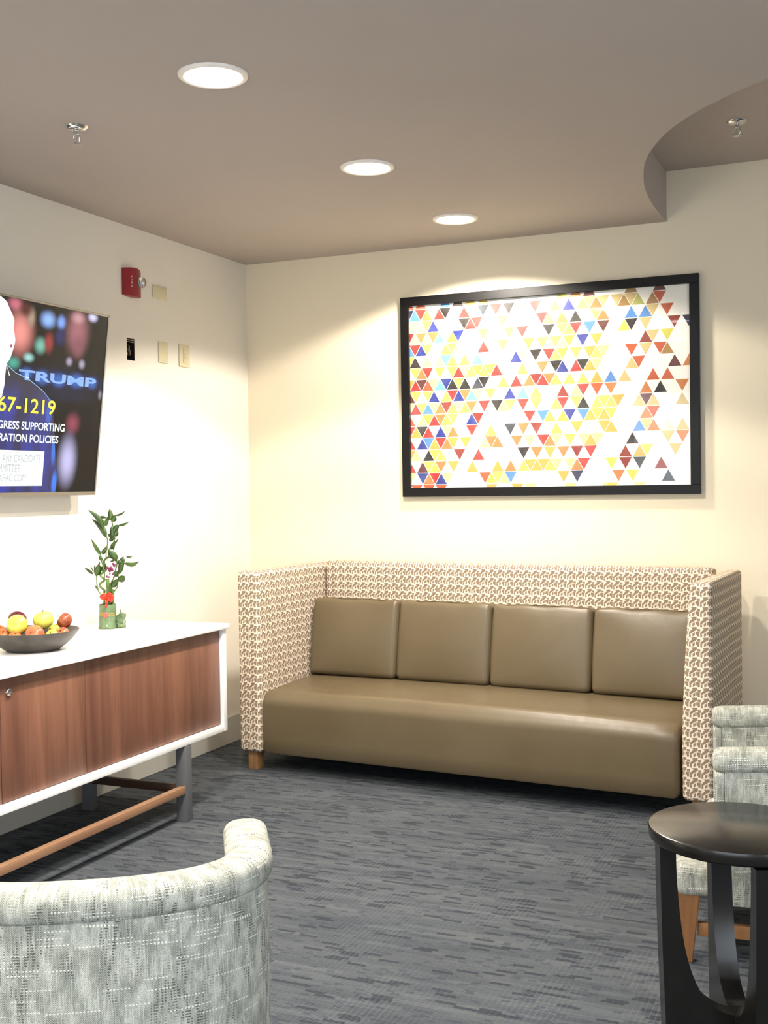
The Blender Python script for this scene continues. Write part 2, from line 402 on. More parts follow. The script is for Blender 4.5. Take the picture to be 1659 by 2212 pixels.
for i in range(4):
    def fc(p):
        p = p.copy(); e = max(0, 1 - (p.x / .255) ** 2) * max(0, 1 - (p.z / .205) ** 2)
        if p.y < 0: p.y -= .026 * e ** .8
        p.x += .006 * (1 if p.x > 0 else -1) * (abs(p.x) / .26) * (1 - (p.z / .21) ** 2) - .0
        p.z += .003 * math.sin(p.x * 31 + i * 2.1) * (p.z > .1)
        return p
    bm = rbox(.2605, .07, .208, .03, 12, 6, fc)
    M = Matrix.Translation((.137 + cw * (i + .5), .560, .632)) @ Matrix.Rotation(-R(9), 4, 'X')
    bmesh.ops.transform(bm, matrix=M, verts=bm.verts[:])
    c_ = obj('back_cushion', mesh(bm), M_leather, SO, smooth=True)
    bm = bmesh.new(); zt = .203; W_ = .245
    tube(bm, [M @ Vector(p) for p in ((-W_, -.055, zt - .004), (-W_ * .5, -.058, zt + .003), (0, -.058, zt + .003), (W_ * .5, -.058, zt + .003), (W_, -.055, zt - .004))], .0022, 6)
    obj('piping', mesh(bm), M_leather, c_, smooth=True)
for x in (.045, SW - .09):
    for y in (.03, SD - .09):
        bm = bmesh.new(); add_box(bm, (x - .01, y, 0), (x + .048, y + .058, .106), .004, 2)
        obj('leg', mesh(bm), M_oakleg, SO, smooth=40)

# ---------------------------------------------------------------- credenza
CR = tag(empty('credenza', (.37, -2.34, 0)), 'white credenza with walnut sliding doors on grey steel legs under the television', 'cabinet')
def W(p): return (p[0] - .37, p[1] + 2.34, p[2])
def cbox(name, lo, hi, m, bev=.0, parent=CR): return box_obj(name, W(lo), W(hi), m, parent, bev)
yR, yL, xb, xf = -1.342, -3.325, .085, .644
cbox('top_panel', (xb - .01, yL - .014, .803), (xf + .012, yR + .014, .8255), M_white, .0022)
cbox('side_panel', (xb, yR - .030, .333), (xf, yR, .8025), M_white, .0015)
cbox('side_panel', (xb, yL, .333), (xf, yL + .030, .8025), M_white, .0015)
cbox('bottom_panel', (xb, yL + .0305, .333), (xf, yR - .0305, .363), M_white, .0015)
cbox('back_panel', (xb, yL + .031, .364), (xb + .012, yR - .031, .802), M_white)
seams = [(-2.3415, yR - .034), (-2.803, -2.3445), (yL + .034, -2.806)]
for i, (a_, b_) in enumerate(seams):
    d = cbox('door', (xf - .035, a_, .366), (xf - .016, b_, .799), M_walnut, .001)
    if i == 1:
        bm = bmesh.new(); lathe(bm, [(0, .004), (.006, .004), (.006, .007), (.012, .009), (.0145, .006), (.0145, 0)], 24)
        bmesh.ops.transform(bm, matrix=Matrix.Translation(W((xf - .016, -2.765, .748))) @ Matrix.Rotation(R(90), 4, 'Y'), verts=bm.verts[:])
        obj('lock', mesh(bm), M_chrome, d, smooth=40)
for yy in (-1.695, -2.972 - .05):
    for xx in (xf - .05, xb + .0):
        cbox('leg', (xx, yy, .0), (xx + .05, yy + .05, .3325), M_steel, .002)
    cbox('cross_stretcher', (xb + .0505, yy + .008, .122), (xf - .0505, yy + .036, .156), wood('dark_wood_rail', '3a2416', '4a2e1c', (2, 40, 1), .5), .002)
cbox('stretcher', (xf - .031, -2.9715, .126), (xf, -1.6955, .158), M_rail, .002)

# ---------------------------------------------------------------- bowl and fruit
BZ = .8262
bx, by = .37, -2.33
bowl = empty('fruit_bowl', (bx, by, BZ)); tag(bowl, 'wide dark brown shallow bowl holding fruit on the credenza', 'bowl')
g = G('dark_bronzed_stoneware', .38, metal=.2); P = g.coord('Object'); g.color(g.mix(g.ramp(g.noise(P, 14, 4), .35, .65), '2b2825', '46413b')); M_bowl = g.m
bm = bmesh.new()
pr = [(0, .004), (.085, .002), (.100, 0), (.104, .004), (.125, .018), (.150, .040), (.168, .062), (.178, .078), (.175, .0785), (.164, .065), (.145, .046), (.118, .026), (.09, .015), (0, .012)]
lathe(bm, pr, 64); obj('bowl_body', mesh(bm), M_bowl, bowl, smooth=60)
def apple_mat(name, a, b, lo=.45, hi=.6):
    g = G(name, .28); P = g.coord('Object'); n1 = g.noise(P, 14, 3, .6); n2 = g.noise(g.v('MULTIPLY', P, (60, 60, 8)), 1, 3)
    g.color(g.mix(g.ramp(g.f('ADD', g.f('MULTIPLY', n1, .65), g.f('MULTIPLY', n2, .35)), lo, hi), a, b)); return g.m
A_ = {'darkred': apple_mat('dark_red_apple_skin', '4c0e1a', '6e1c2a'), 'yellow': apple_mat('yellow_apple_skin', 'd6cc4e', 'e6dc6c'),
      'green': apple_mat('yellow_green_apple_skin', 'cfd356', 'e2e06a'), 'brown': apple_mat('russet_red_apple_skin', '74331e', 'a4583a'),
      'pink': apple_mat('blush_apple_skin', 'b5543c', 'cf8a58', .42, .58), 'orange': apple_mat('orange_apple_skin', 'b4562e', 'd08a50', .42, .6)}
M_stem = G('brown_stalk', .7, color='4a3520').m
def apple(dx, dy, z, r, kind, label, tilt=(0, 0)):
    t = tag(empty('apple', (bx + dx, by + dy, BZ + z)), label, 'apple', 'apples in the fruit bowl')
    t.rotation_euler = (tilt[0], tilt[1], rnd.random() * .6)
    prof = []
    for i in range(25):
        a_ = math.pi * i / 24; rr = math.sin(a_) ** .9 * (1 + .06 * math.cos(a_)); zz = math.cos(a_) * .9
        if a_ < .6: zz -= .20 * (1 - a_ / .6) ** 1.5
        if a_ > math.pi - .45: zz += .12 * (1 - (math.pi - a_) / .45) ** 1.5
        prof.append((max(0, rr) * r if 0 < i < 24 else 0, zz * r))
    bm = bmesh.new(); lathe(bm, prof, 28); bmesh.ops.recalc_face_normals(bm, faces=bm.faces[:]); obj('apple_flesh', mesh(bm), A_[kind], t, smooth=True)
    bm = bmesh.new(); tube(bm, spline([(0, 0, .66 * r), (.002, 0, .85 * r), (.006, .001, 1.02 * r)], 3), .0013, 6); obj('stalk', mesh(bm), M_stem, t, smooth=True)
cr3 = Vector((.916, .40, 0)); cf3 = Vector((-.40, .916, 0))   # sideways and into the room, seen from the seating side
def ap(s, d, z, r, kind, label, tilt=(0, 0)):
    p = cr3 * s + cf3 * d; apple(p.x, p.y, z, r, kind, label, tilt)
ap(-.066, .020, .116, .036, 'darkred', 'dark red apple at the top, behind the yellow-green one', (.3, .2))
ap(-.043, -.052, .104, .0395, 'yellow', 'pale yellow apple with a brown eye, at the top front of the bowl', (1.25, .45))
ap(.040, .010, .115, .0395, 'green', 'tallest yellow-green apple, heaped in the middle of the bowl', (.15, -.1))
ap(.122, .016, .110, .031, 'brown', 'russet apple resting highest at the right rim', (.5, -.9))
ap(-.098, -.062, .064, .027, 'orange', 'orange-red apple low at the front, left of the yellow one', (.6, .3))
ap(-.037, -.105, .058, .027, 'orange', 'small orange-red apple low at the front rim, below the yellow one', (.3, .2))
ap(.032, -.078, .067, .038, 'pink', 'large blush apple with its stalk hollow facing out, front middle', (1.1, .1))
ap(.095, -.068, .062, .025, 'yellow', 'small yellow apple at the front right of the bowl', (.9, -.2))
ap(.125, -.020, .066, .0235, 'pink', 'small blush apple tucked under the russet one', (1.0, -.3))
ap(-.130, -.012, .072, .030, 'orange', 'orange-red apple at the left edge of the picture', (.4, .5))
ap(-.010, .050, .060, .034, 'pink', 'blush apple half hidden between the two yellow ones', (.2, .2))
ap(.068, .072, .064, .030, 'yellow', 'yellow apple hidden behind the heap at the back of the bowl', (.2, .2))

# ---------------------------------------------------------------- lucky bamboo
px_, py_ = .219, -1.655
PL = tag(empty('lucky_bamboo', (px_, py_, BZ)), 'curly lucky bamboo with red lantern in a small green ceramic pot on the credenza', 'plant')
def pt(X, Y, d=0.0):                    # plant sketch units -> metres sideways / up, plus a depth of its own
    s = (X / 7.375 - 62) / 481; z = (277 - Y / 7.375) / 481
    p = cr3 * s + cf3 * d; return Vector((p.x, p.y, z))
g = G('celadon_glaze', .18); P = g.coord('Object'); g.color(g.mix(g.ramp(g.noise(P, 22, 3), .35, .65), '54694a', '708660')); M_cel = g.m
M_gold = G('gold_paint', .35, metal=.5, color='d3a94e').m; M_pinkm = G('red_medallion', .5, color='d0574c').m
g = G('bamboo_stalk', .4); P = g.coord('Object'); g.color(g.mix(g.ramp(g.noise(P, 40, 2), .35, .65), '3f5a26', '64803c')); M_stalk = g.m
g = G('bamboo_leaf', .42); P = g.coord('Object'); g.color(g.mix(g.ramp(g.noise(P, 18, 2), .35, .65), '233f17', '46652a')); M_leaf = g.m
M_mag = G('magenta_petal', .6, color='7d2257').m; M_lant = G('red_lantern_silk', .4, color='e0301c').m; M_cut = G('pale_cut_stalk', .6, color='b9bfa6').m
bm = bmesh.new(); lathe(bm, [(0, 0), (.041, 0), (.0425, .003), (.042, .014), (.040, .017), (.0395, .03), (.038, .07), (.0375, .104), (.038, .108), (.0345, .108), (.034, .09), (0, .088)], 40)
pot = obj('pot', mesh(bm), M_cel, PL, smooth=50)
bm = bmesh.new()
pc = cr3 * .0 - cf3 * .039
for k in range(25):
    pass
for s in (-1, 1):
    for row in (.0585, .068):
        pts = []
        for k in range(9):
            an = math.atan2(-cf3.y, -cf3.x) + s * (.30 + k * .10)
            rr = .0392 - (row - .06) * .02; pts.append((rr * math.cos(an), rr * math.sin(an), row + .003 * math.sin(k * 1.9 + row * 90)))
        tube(bm, spline(pts, 3), .0012, 6)
obj('gold_scroll', mesh(bm), M_gold, pot, smooth=True)
bm = bmesh.new(); ball(bm, pc + Vector((0, 0, .063)), .0125, (1, .35, 1), rot=Matrix.Rotation(math.atan2(cr3.y, cr3.x), 3, 'Z')); obj('medallion', mesh(bm), M_pinkm, pot, smooth=True)
# small moulded elephant at the pot's side
bm = bmesh.new(); e0 = cr3 * .060
def eb(s, d, z, r, sc=(1, 1, 1)): ball(bm, e0 + cr3 * s + cf3 * d + Vector((0, 0, z)), r, sc, 14, 10)
eb(-.004, 0, .040, .022, (1, .9, 1.1)); eb(-.002, 0, .012, .018, (1.15, .9, .66)); eb(.005, -.010, .058, .012, (1, 1, 1)); eb(-.006, .006, .055, .010, (.6, 1.1, 1.2)); eb(.016, .0, .055, .009, (.5, 1.1, 1.3))
for s, d in ((-.010, -.008), (.012, -.008), (-.010, .010), (.012, .010)):
    p = e0 + cr3 * s + cf3 * d; tube(bm, [(p.x, p.y, .001), (p.x, p.y, .018), (p.x, p.y, .034)], [.0075, .006, .008], 10)
tr = [e0 + cr3 * .006 + cf3 * -.018 + Vector((0, 0, .056)), e0 + cr3 * .006 + cf3 * -.024 + Vector((0, 0, .064)), e0 + cr3 * .003 + cf3 * -.020 + Vector((0, 0, .076)), e0 + cr3 * .001 + cf3 * -.014 + Vector((0, 0, .083))]
tube(bm, spline(tr, 4), [.005 - .0002 * i for i in range(13)], 10)
obj('elephant_figurine', mesh(bm), M_cel, pot, smooth=True)
# stalks
def stalk(pts, r, d0=0.0, d1=0.0, cut=False):
    bm = bmesh.new(); P_ = [pt(x, y, d0 + (d1 - d0) * i / (len(pts) - 1)) for i, (x, y) in enumerate(pts)]
    S = spline(P_, 7); tube(bm, S, r, 10)
    s = obj('stalk', mesh(bm), M_stalk, PL, smooth=50)
    if cut:
        bm = bmesh.new(); e = S[-1]; lathe(bm, [(0, .0012), (r * .9, .001), (r * 1.02, 0)], 14, tuple(e)); obj('cut_end', mesh(bm), M_cut, s)
stalk([(478, 1665), (476, 1400), (472, 1255)], .0075, -.006, -.006, True)
stalk([(520, 1665), (515, 1480), (508, 1320)], .0065, .008, .008, True)
stalk([(552, 1665), (552, 1540), (556, 1420)], .0060, -.004, -.004, True)
stalk([(405, 1665), (405, 1500), (412, 1440)], .0058, .002, .002)
stalk([(420, 1450), (330, 1355), (402, 1290), (415, 1270), (345, 1195), (402, 1150), (445, 1090), (405, 990), (440, 935), (500, 915), (570, 945), (625, 1005)], .0050, .004, .012)
stalk([(505, 1330), (560, 1240), (590, 1120), (620, 1000), (600, 920)], .0030, .01, .0)
stalk([(445, 930), (455, 800), (478, 660), (462, 560), (432, 400), (470, 290)], .0026, .004, -.006)
stalk([(492, 920), (490, 800), (540, 730), (582, 620), (560, 420), (520, 250)], .0028, .004, .01)
stalk([(570, 1460), (625, 1370), (645, 1180), (690, 1080), (745, 1005)], .0026, 0, -.01)
stalk([(350, 1500), (300, 1410), (285, 1230), (285, 1150)], .0026, .0, .01)
stalk([(425, 1260), (425, 1120), (385, 960), (372, 860)], .0028, -.01, -.014)
def leaf(p0, p1, w, bend=0.0, d0=0.0, d1=0.0):
    a_, b_ = pt(*p0, d0), pt(*p1, d1); ax = b_ - a_; L = ax.length; ax.normalize()
    side = ax.cross(cf3); side.normalize(); nrm = side.cross(ax)
    w_ = 1.35 * w / 7.375 / 481; n = 9; bm = bmesh.new(); rows = []
    for i in range(n + 1):
        t = i / n; c = a_ + ax * (L * t) + side * (bend * L * math.sin(math.pi * t)) + Vector((0, 0, -.0 * t))
        h = w_ * .5 * (math.sin(math.pi * min(1, t ** .7)) ** .8 if 0 < t < 1 else 0) + .0004
        up_ = nrm * (h * .55)
        rows.append([bm.verts.new(c - side * h + up_), bm.verts.new(c - nrm * .0003), bm.verts.new(c + side * h + up_), bm.verts.new(c + nrm * .0005)])
    for A, B in zip(rows, rows[1:]):
        for k in range(4): bm.faces.new([A[k], A[(k + 1) % 4], B[(k + 1) % 4], B[k]])
    bm.faces.new(rows[0][::-1]); bm.faces.new(rows[-1])
    obj('leaf', mesh(bm), M_leaf, PL, smooth=True)
LV = [((435, 430), (205, 150), 62, -.06, -.03), ((455, 600), (215, 300), 72, -.08, .02), ((440, 400), (352, 272), 36, 0, .01), ((352, 272), (480, 285), 30, .05, 0), ((440, 420), (490, 240), 40, 0, .02),
      ((525, 330), (515, 138), 66, 0, .01), ((565, 350), (620, 240), 66, 0, -.02), ((610, 250), (792, 175), 24, -.08, -.03), ((580, 470), (665, 400), 60, 0, .0), ((655, 410), (838, 355), 30, -.05, -.02),
      ((572, 585), (622, 460), 70, 0, .02), ((560, 600), (540, 420), 60, 0, 0), ((490, 540), (590, 630), 60, 0, .02), ((505, 650), (590, 590), 50, 0, -.01), ((530, 790), (625, 650), 48, .05, -.02), ((610, 690), (655, 618), 16, 0, -.02), ((570, 800), (620, 690), 26, .1, -.02),
      ((375, 880), (255, 612), 44, .02, -.04), ((375, 860), (462, 735), 52, 0, .02), ((630, 960), (500, 780), 80, 0, -.03), ((655, 1010), (722, 905), 46, 0, .01), ((645, 960), (690, 1040), 60, 0, -.01),
      ((745, 1010), (1012, 970), 50, -.14, -.05), ((660, 1180), (772, 932), 62, .06, -.03), ((760, 900), (848, 915), 22, -.1, .03), ((385, 965), (305, 918), 38, 0, .02), ((385, 930), (320, 880), 26, 0, .0),
      ((285, 1210), (345, 1010), 82, 0, -.01), ((280, 1210), (240, 1040), 40, 0, .02), ((245, 1180), (125, 1060), 32, 0, -.03), ((345, 980), (285, 1080), 20, .1, 0), ((305, 1430), (242, 1362), 26, 0, .02), ((240, 1150), (178, 1045), 12, 0, .02),
      ((635, 1290), (775, 1210), 82, -.03, -.04), ((525, 1390), (645, 1260), 76, 0, -.01), ((560, 1200), (640, 1150), 70, 0, .02), ((410, 1130), (345, 1060), 58, 0, .01), ((400, 1090), (440, 1010), 46, 0, -.01), ((660, 1090), (650, 1000), 50, 0, .02), ((590, 950), (510, 985), 24, 0, 0)]
for p0, p1, w_, b_, d_ in LV: leaf(p0, p1, w_, b_, d_ * .3, d_)
bm = bmesh.new()
for X, Y, r_, d_ in ((490, 1080, 34, -.02), (545, 1085, 36, -.024), (590, 1040, 30, -.015), (520, 1120, 30, -.022), (560, 1110, 28, -.02), (570, 1020, 26, -.012), (560, 1180, 20, -.01), (575, 1230, 18, -.01), (470, 1215, 22, -.016), (500, 1225, 20, -.016), (515, 1175, 18, -.012)):
    p = pt(X, Y, d_); rr = r_ / 7.375 / 481
    for k in range(3):
        ball(bm, p, rr, (1, .3, .62), 10, 8, rot=Matrix.Rotation(k * 2.1 + X, 3, 'Y') @ Matrix.Rotation(.4 * k, 3, 'Z'))
obj('orchid_blossom', mesh(bm), M_mag, PL, smooth=True)
bm = bmesh.new(); c = pt(425, 1530, -.03); ball(bm, c, .0185, (1, 1, .78), 20, 12)
ln_ = obj('lantern', mesh(bm), M_lant, PL, smooth=True)
bm = bmesh.new()
for dz in (.0138, -.0138):
    bm = bmesh.new(); lathe(bm, [(0, dz - .002), (.008, dz - .002), (.008, dz + .002), (0, dz + .002)], 14, tuple(c))
    obj('gold_cap', mesh(bm), M_gold, ln_, smooth=40)
bm = bmesh.new(); tube(bm, [c + Vector((0, 0, -.016)), c + Vector((.003, 0, -.028))], .002, 6); obj('tassel', mesh(bm), M_gold, ln_, smooth=40)
bm = bmesh.new(); tube(bm, spline([c + Vector((0, 0, .015)), pt(430, 1420, -.03), pt(445, 1290, -.012)], 3), .0007, 5); obj('cord', mesh(bm), M_gold, ln_, smooth=40)
bm = bmesh.new(); cb = pt(515, 1545, -.028)
for a_ in (.4, 1.5, 2.7, 3.9, 5.2): ball(bm, cb + cr3 * (.011 * math.cos(a_)) + Vector((0, 0, .013 * math.sin(a_))), .0105, (1, .45, 1), 12, 8)
tube(bm, spline([cb, pt(480, 1620, -.036), pt(462, 1700, -.040)], 4), [.003] * 4 + [.005] * 5, 8); tube(bm, spline([cb, pt(560, 1580, -.03), pt(578, 1540, -.03)], 3), .002, 6)
obj('ribbon_bow', mesh(bm), M_lant, PL, smooth=True)

# ---------------------------------------------------------------- framed art
FX0, FX1, FZ0, FZ1 = .986, 2.585, 1.386, 2.477
FP = tag(empty('framed_picture', ((FX0 + FX1) / 2, 0, FZ0)), 'large black-framed print of scattered coloured triangles above the sofa', 'picture')
ox = -(FX0 + FX1) / 2
bm = bmesh.new(); bw = .047
def fr(x0, x1, z0, z1, y0=-.032, y1=-.002):
    add_box(bm, (x0 + ox, y0, z0 - FZ0), (x1 + ox, y1, z1 - FZ0), .0015, 1)
fr(FX0, FX1, FZ0, FZ0 + bw); fr(FX0, FX1, FZ1 - bw, FZ1); fr(FX0, FX0 + bw, FZ0 + bw, FZ1 - bw); fr(FX1 - bw, FX1, FZ0 + bw, FZ1 - bw)
obj('frame', mesh(bm), M_frame, FP)
ART = """O.O...B.k.g.g...........y.o.m.....d...m....
nBRoprk..r.pscr.k.y.r..y.b.lqoq.qdql.dO....
pppybp...krr.p.y.c...rypo.k..lo...B.Bq.O...
Rpopocpgb...y.p.y.r...k.yyr.B.m..yk.q...R.n
Brby..yyp.f.rf.y.ppg.ypypg.b.g......Rq.y...
ykfp.pcy.y.c.....bp.k.Ryg.y.glp...O.q.Od...
.yor.y.yrpygygr.f.y..o.kb.rkgp....qO....m.o
grmOpcbkyk.sk..y.r.oRroy.y.y.g.B.q...O.O...
my.yb.yrbocp.y..b.c.y..fR.pr.O.o....o.k..o.
pryBpoRypyo.r.kqy.R.y.fyr.yk.lylg..qmq...q.
O.pgroyy.fbR.....f.r.Bg.gb.Bgygy....oO.....
rgkr.bpo..r..y..s.o.R..y.fg...gg...Bqo.f.q.
r.bBgrog.g..poo..o.p.rop.y.pgp....k....q.o.
gp.kyl..R..r......k.o.g.o.R.r....R.gy...q..
r.myyo.g..g...g.o.ygggyp.por...y.R.k..R....
p.borbp.....OyypB.......g.n.....o.y....s...
.O.O.O.......g...g.p.....p....yy...p.......""".split('\n')
INK = dict(b='2b3a9c', B='5a9ae4', c='7fe0ea', r='d83a30', R='a03528', m='6c2420', k='241a16', o='e8904c', O='dd6636', g='e8bc50', y='f2ec66', p='f7f2a2', f='fafad8', l='cfd474', n='1d2450', s='3d4650', q='f2d58c', d='bf9350')
keys = list(INK)
def ink(n, h):
    h = ''.join('%02x' % int(int(h[i:i + 2], 16) * .86) for i in (0, 2, 4))     # inks as printed, a touch deeper
    g = G('print_ink_' + n, .5); P = g.coord('Object'); g.color(g.mix(g.ramp(g.noise(P, 22, 2), .3, .7, 0, .05), h, 'f4efe0')); return g.m
names = dict(b='royal_blue', B='sky_blue', c='aqua', r='red', R='brick', m='maroon', k='black', o='light_orange', O='deep_orange', g='gold', y='yellow', p='pale_yellow', f='ivory', l='lime', n='navy', s='slate', q='sand', d='ochre')
mats = [G('print_paper', .55, color='f6f3e8').m] + [ink(names[k], INK[k]) for k in keys]
ax0, ax1, az0, az1 = FX0 + bw, FX1 - bw, FZ0 + bw, FZ1 - bw
bm = bmesh.new(); yp = -.012
vs = [bm.verts.new((x + ox, yp, z - FZ0)) for x, z in ((ax0 - .002, az0 - .002), (ax1 + .002, az0 - .002), (ax1 + .002, az1 + .002), (ax0 - .002, az1 + .002))]; bm.faces.new(vs)
def clip(poly_, axis, val, keep_ge):
    out = []
    for i in range(len(poly_)):
        a_, b_ = poly_[i], poly_[(i + 1) % len(poly_)]; ia = (a_[axis] >= val) == keep_ge; ib = (b_[axis] >= val) == keep_ge
        if ia: out.append(a_)
        if ia != ib:
            t = (val - a_[axis]) / (b_[axis] - a_[axis]); out.append(tuple(a_[k] + t * (b_[k] - a_[k]) for k in (0, 1)))
    return out
hs, rh, gp = .03585, .0638, .92
for ri, line in enumerate(ART):
    r_ = ri - 1
    for c_i, ch in enumerate(line):
        if ch == '.': continue
        zb = 2.3444 - rh * r_; xc = 1.0639 + (c_i - 1) * hs; up_ = (r_ + c_i) % 2 == 1
        tri = [(xc - hs, zb), (xc + hs, zb), (xc, zb + rh)] if up_ else [(xc - hs, zb + rh), (xc, zb), (xc + hs, zb + rh)]
        cx_ = sum(p[0] for p in tri) / 3; cz_ = sum(p[1] for p in tri) / 3
        tri = [(cx_ + (p[0] - cx_) * gp, cz_ + (p[1] - cz_) * gp) for p in tri]
        for axn, val, ge in ((0, ax0, True), (0, ax1, False), (1, az0, True), (1, az1, False)):
            if tri: tri = clip(tri, axn, val, ge)
        if len(tri) > 2:
            fa = bm.faces.new([bm.verts.new((x + ox, yp - .0004, z - FZ0)) for x, z in tri]); fa.material_index = 1 + keys.index(ch)
bm.normal_update()
for fa in bm.faces:
    if fa.normal.y > 0: fa.normal_flip()
obj('print', mesh(bm), mats, FP)
g = G('picture_glazing', .02); g.b.inputs['IOR'].default_value = 1.5; tr_ = g.n.new('ShaderNodeBsdfTransparent'); gl = g.n.new('ShaderNodeBsdfGlossy'); gl.inputs['Roughness'].default_value = .01
fz = g.n.new('ShaderNodeFresnel'); geo = g.n.new('ShaderNodeNewGeometry'); g.l.new(g.ramp(geo.outputs['Backfacing'], 0, 1, 1.5, 1 / 1.5), fz.inputs['IOR']); mx = g.n.new('ShaderNodeMixShader')
g.l.new(fz.outputs[0], mx.inputs[0]); g.l.new(tr_.outputs[0], mx.inputs[1]); g.l.new(gl.outputs[0], mx.inputs[2]); g.l.new(mx.outputs[0], g.out.inputs[0])
bm = bmesh.new(); vs = [bm.verts.new((x + ox, -.019, z - FZ0)) for x, z in ((ax0 - .001, az0 - .001), (ax1 + .001, az0 - .001), (ax1 + .001, az1 + .001), (ax0 - .001, az1 + .001))]; bm.faces.new(vs); bm.normal_update()
for fa in bm.faces:
    if fa.normal.y > 0: fa.normal_flip()
obj('glass', mesh(bm), g.m, FP)

# ---------------------------------------------------------------- television
TVo = tag(empty('television', (0, 0, 0)), 'flat-screen television tilted down from the left wall, showing an advert', 'television')
TVW, TVH = 1.45, .82
up_t = Vector((.1218, 0, .9926)); n_t = Vector((.9926, 0, -.1218)); P0 = Vector((.10, -1.57, 1.425))
MT = Matrix(((0, n_t.x, up_t.x, P0.x), (-1, n_t.y, up_t.y, P0.y), (0, n_t.z, up_t.z, P0.z), (0, 0, 0, 1)))   # local: x = leftwards, y = out of the screen, z = up
TVo.matrix_world = MT
bm = bmesh.new()
add_box(bm, (0, -.035, 0), (TVW, 0, .0165), .001, 1); add_box(bm, (0, -.03, TVH - .009), (TVW, 0, TVH), .001, 1)
add_box(bm, (0, -.03, .0165), (.0075, 0, TVH - .009), .001, 1); add_box(bm, (TVW - .0075, -.03, .0165), (TVW, 0, TVH - .009), .001, 1)
obj('bezel', mesh(bm), M_silver, TVo)
bm = bmesh.new(); add_box(bm, (.004, -.034, .004), (TVW - .004, -.0035, TVH - .004)); add_box(bm, (.35, -.055, .12), (TVW - .35, -.034, .6), .006, 2); obj('back_cover', mesh(bm), M_black, TVo)
# screen picture
def em(name, h, s=1.0):
    g = G(name, .25, color='050505'); g.emit(h, s * .5); return g.m
g = G('screen_picture', .3, color='020202', spec=.2); U = g.coord('UV')
col = g.mix(g.ramp(g.noise(g.v('MULTIPLY', U, (5, 5, 1)), 1, 2), .4, .65), '121113', '1e1a18')
BL = [(0.6149, 0.7897, 0.045, 0.028, 'c86e82'), (0.5739, 0.6787, 0.079, 0.093, 'f09890'), (0.5139, 0.7461, 0.025, 0.042, 'aa9682'), (.55, .775, .04, .03, '5a2824'), (0.41, 0.7504, 0.048, 0.035, '96beff'), (0.3243, 0.7492, 0.029, 0.031, '82aafa'),
      (0.1161, 0.7965, 0.034, 0.02, 'dcdcff'), (0.2133, 0.7202, 0.078, 0.100, 'a56973'), (0.216, 0.7808, 0.045, 0.027, 'c8969b'), (.2, .66, .04, .05, '8c5560'), (0.4456, 0.6379, 0.037, 0.035, '78beaa'), (0.3945, 0.6551, 0.03, 0.045, 'a03c3c'),
      (0.326, 0.6863, 0.036, 0.038, '2d2d64'), (0.6014, 0.5505, 0.041, 0.028, '50aa96'), (0.5126, 0.5817, 0.032, 0.019, 'a0d7d2'), (0.2541, 0.5882, 0.022, 0.020, 'aaa0b9'), (0.1678, 0.5839, 0.022, 0.022, 'aaa0b9'),
      (0.30, 0.507, 0.33, 0.045, '1c2450'), (0.518, 0.5147, 0.036, 0.026, '3f6cc0'), (0.4194, 0.5052, 0.042, 0.032, '3f6cc0'), (0.3133, 0.5016, 0.044, 0.032, '3f6cc0'), (0.1921, 0.5079, 0.052, 0.033, '3f6cc0'), (0.0845, 0.5068, 0.034, 0.028, '3f6cc0'),
      (0.1979, 0.3195, 0.048, 0.046, '96465a'), (0.2162, 0.1551, 0.060, 0.108, 'c8c3f0'), (0.0229, 0.4575, 0.014, 0.022, '8c8ca0'), (.25, .44, .2, .03, '1a2038')]
for cx_, cy_, rx, ry, h in BL:
    d = g.v('LENGTH', g.v('MULTIPLY', g.v('SUBTRACT', U, (cx_, cy_, 0)), (1 / rx, 1 / ry, 0)))
    col = g.mix(g.ramp(d, 1.42, .1, 0, 1, True), col, h)
g.emit(col, .5); M_scr = g.m
g = G('navy_suit_on_screen', .25, color='040404'); U = g.coord('UV')
col = g.mix(g.ramp(g.noise(g.v('MULTIPLY', U, (14, 4, 1)), 1, 3), .4, .65), '141c4e', '2232a0')
col = g.mix(g.ramp(g.sep(U)[1], .36, .5), col, '10162e')
for cx_, cy_, rx, ry, h in [(0.312, 0.20, .016, .07, '2a70e0'), (0.293, 0.056, .02, .055, '2a78f0'), (.36, .36, .02, .08, '2c58c0')]:
    d = g.v('LENGTH', g.v('MULTIPLY', g.v('SUBTRACT', U, (cx_, cy_, 0)), (1 / rx, 1 / ry, 0))); col = g.mix(g.ramp(d, 1.25, .35, 0, 1, True), col, h)
g.emit(col, .5); M_suit = g.m
g = G('face_on_screen', .25, color='040404'); U = g.coord('UV'); sx, sy, _ = g.sep(U)
col = g.mix(g.ramp(g.f('ADD', sx, g.f('MULTIPLY', sy, -.5)), .42, .52), 'fffcfd', 'e8a9b4')
d = g.v('LENGTH', g.v('MULTIPLY', g.v('SUBTRACT', U, (.622, .618, 0)), (1 / .007, 1 / .010, 0))); col = g.mix(g.ramp(d, 1.2, .5), col, '9c3060')
g.emit(col, .53); M_face = g.m
bm = bmesh.new(); uvl = bm.loops.layers.uv.verify()
def sheet(pts, mi, y):
    vs = [bm.verts.new((p[0], y, p[1])) for p in pts]; fa = bm.faces.new(vs); fa.material_index = mi
sheet([(.0075, .0165), (TVW - .0075, .0165), (TVW - .0075, TVH - .009), (.0075, TVH - .009)], 0, -.0030)
sheet([(0.6412, 0.5412), (0.5806, 0.5109), (0.5115, 0.4949), (0.4663, 0.4751), (0.4109, 0.4496), (0.3721, 0.4225), (0.351, 0.4149), (0.3361, 0.3647), (0.3117, 0.254), (0.2965, 0.1631), (0.2737, 0.0869), (0.2793, 0.0168), (1.05, .0168), (1.02, .40), (.88, .52), (.72, .56)], 1, -.0027)
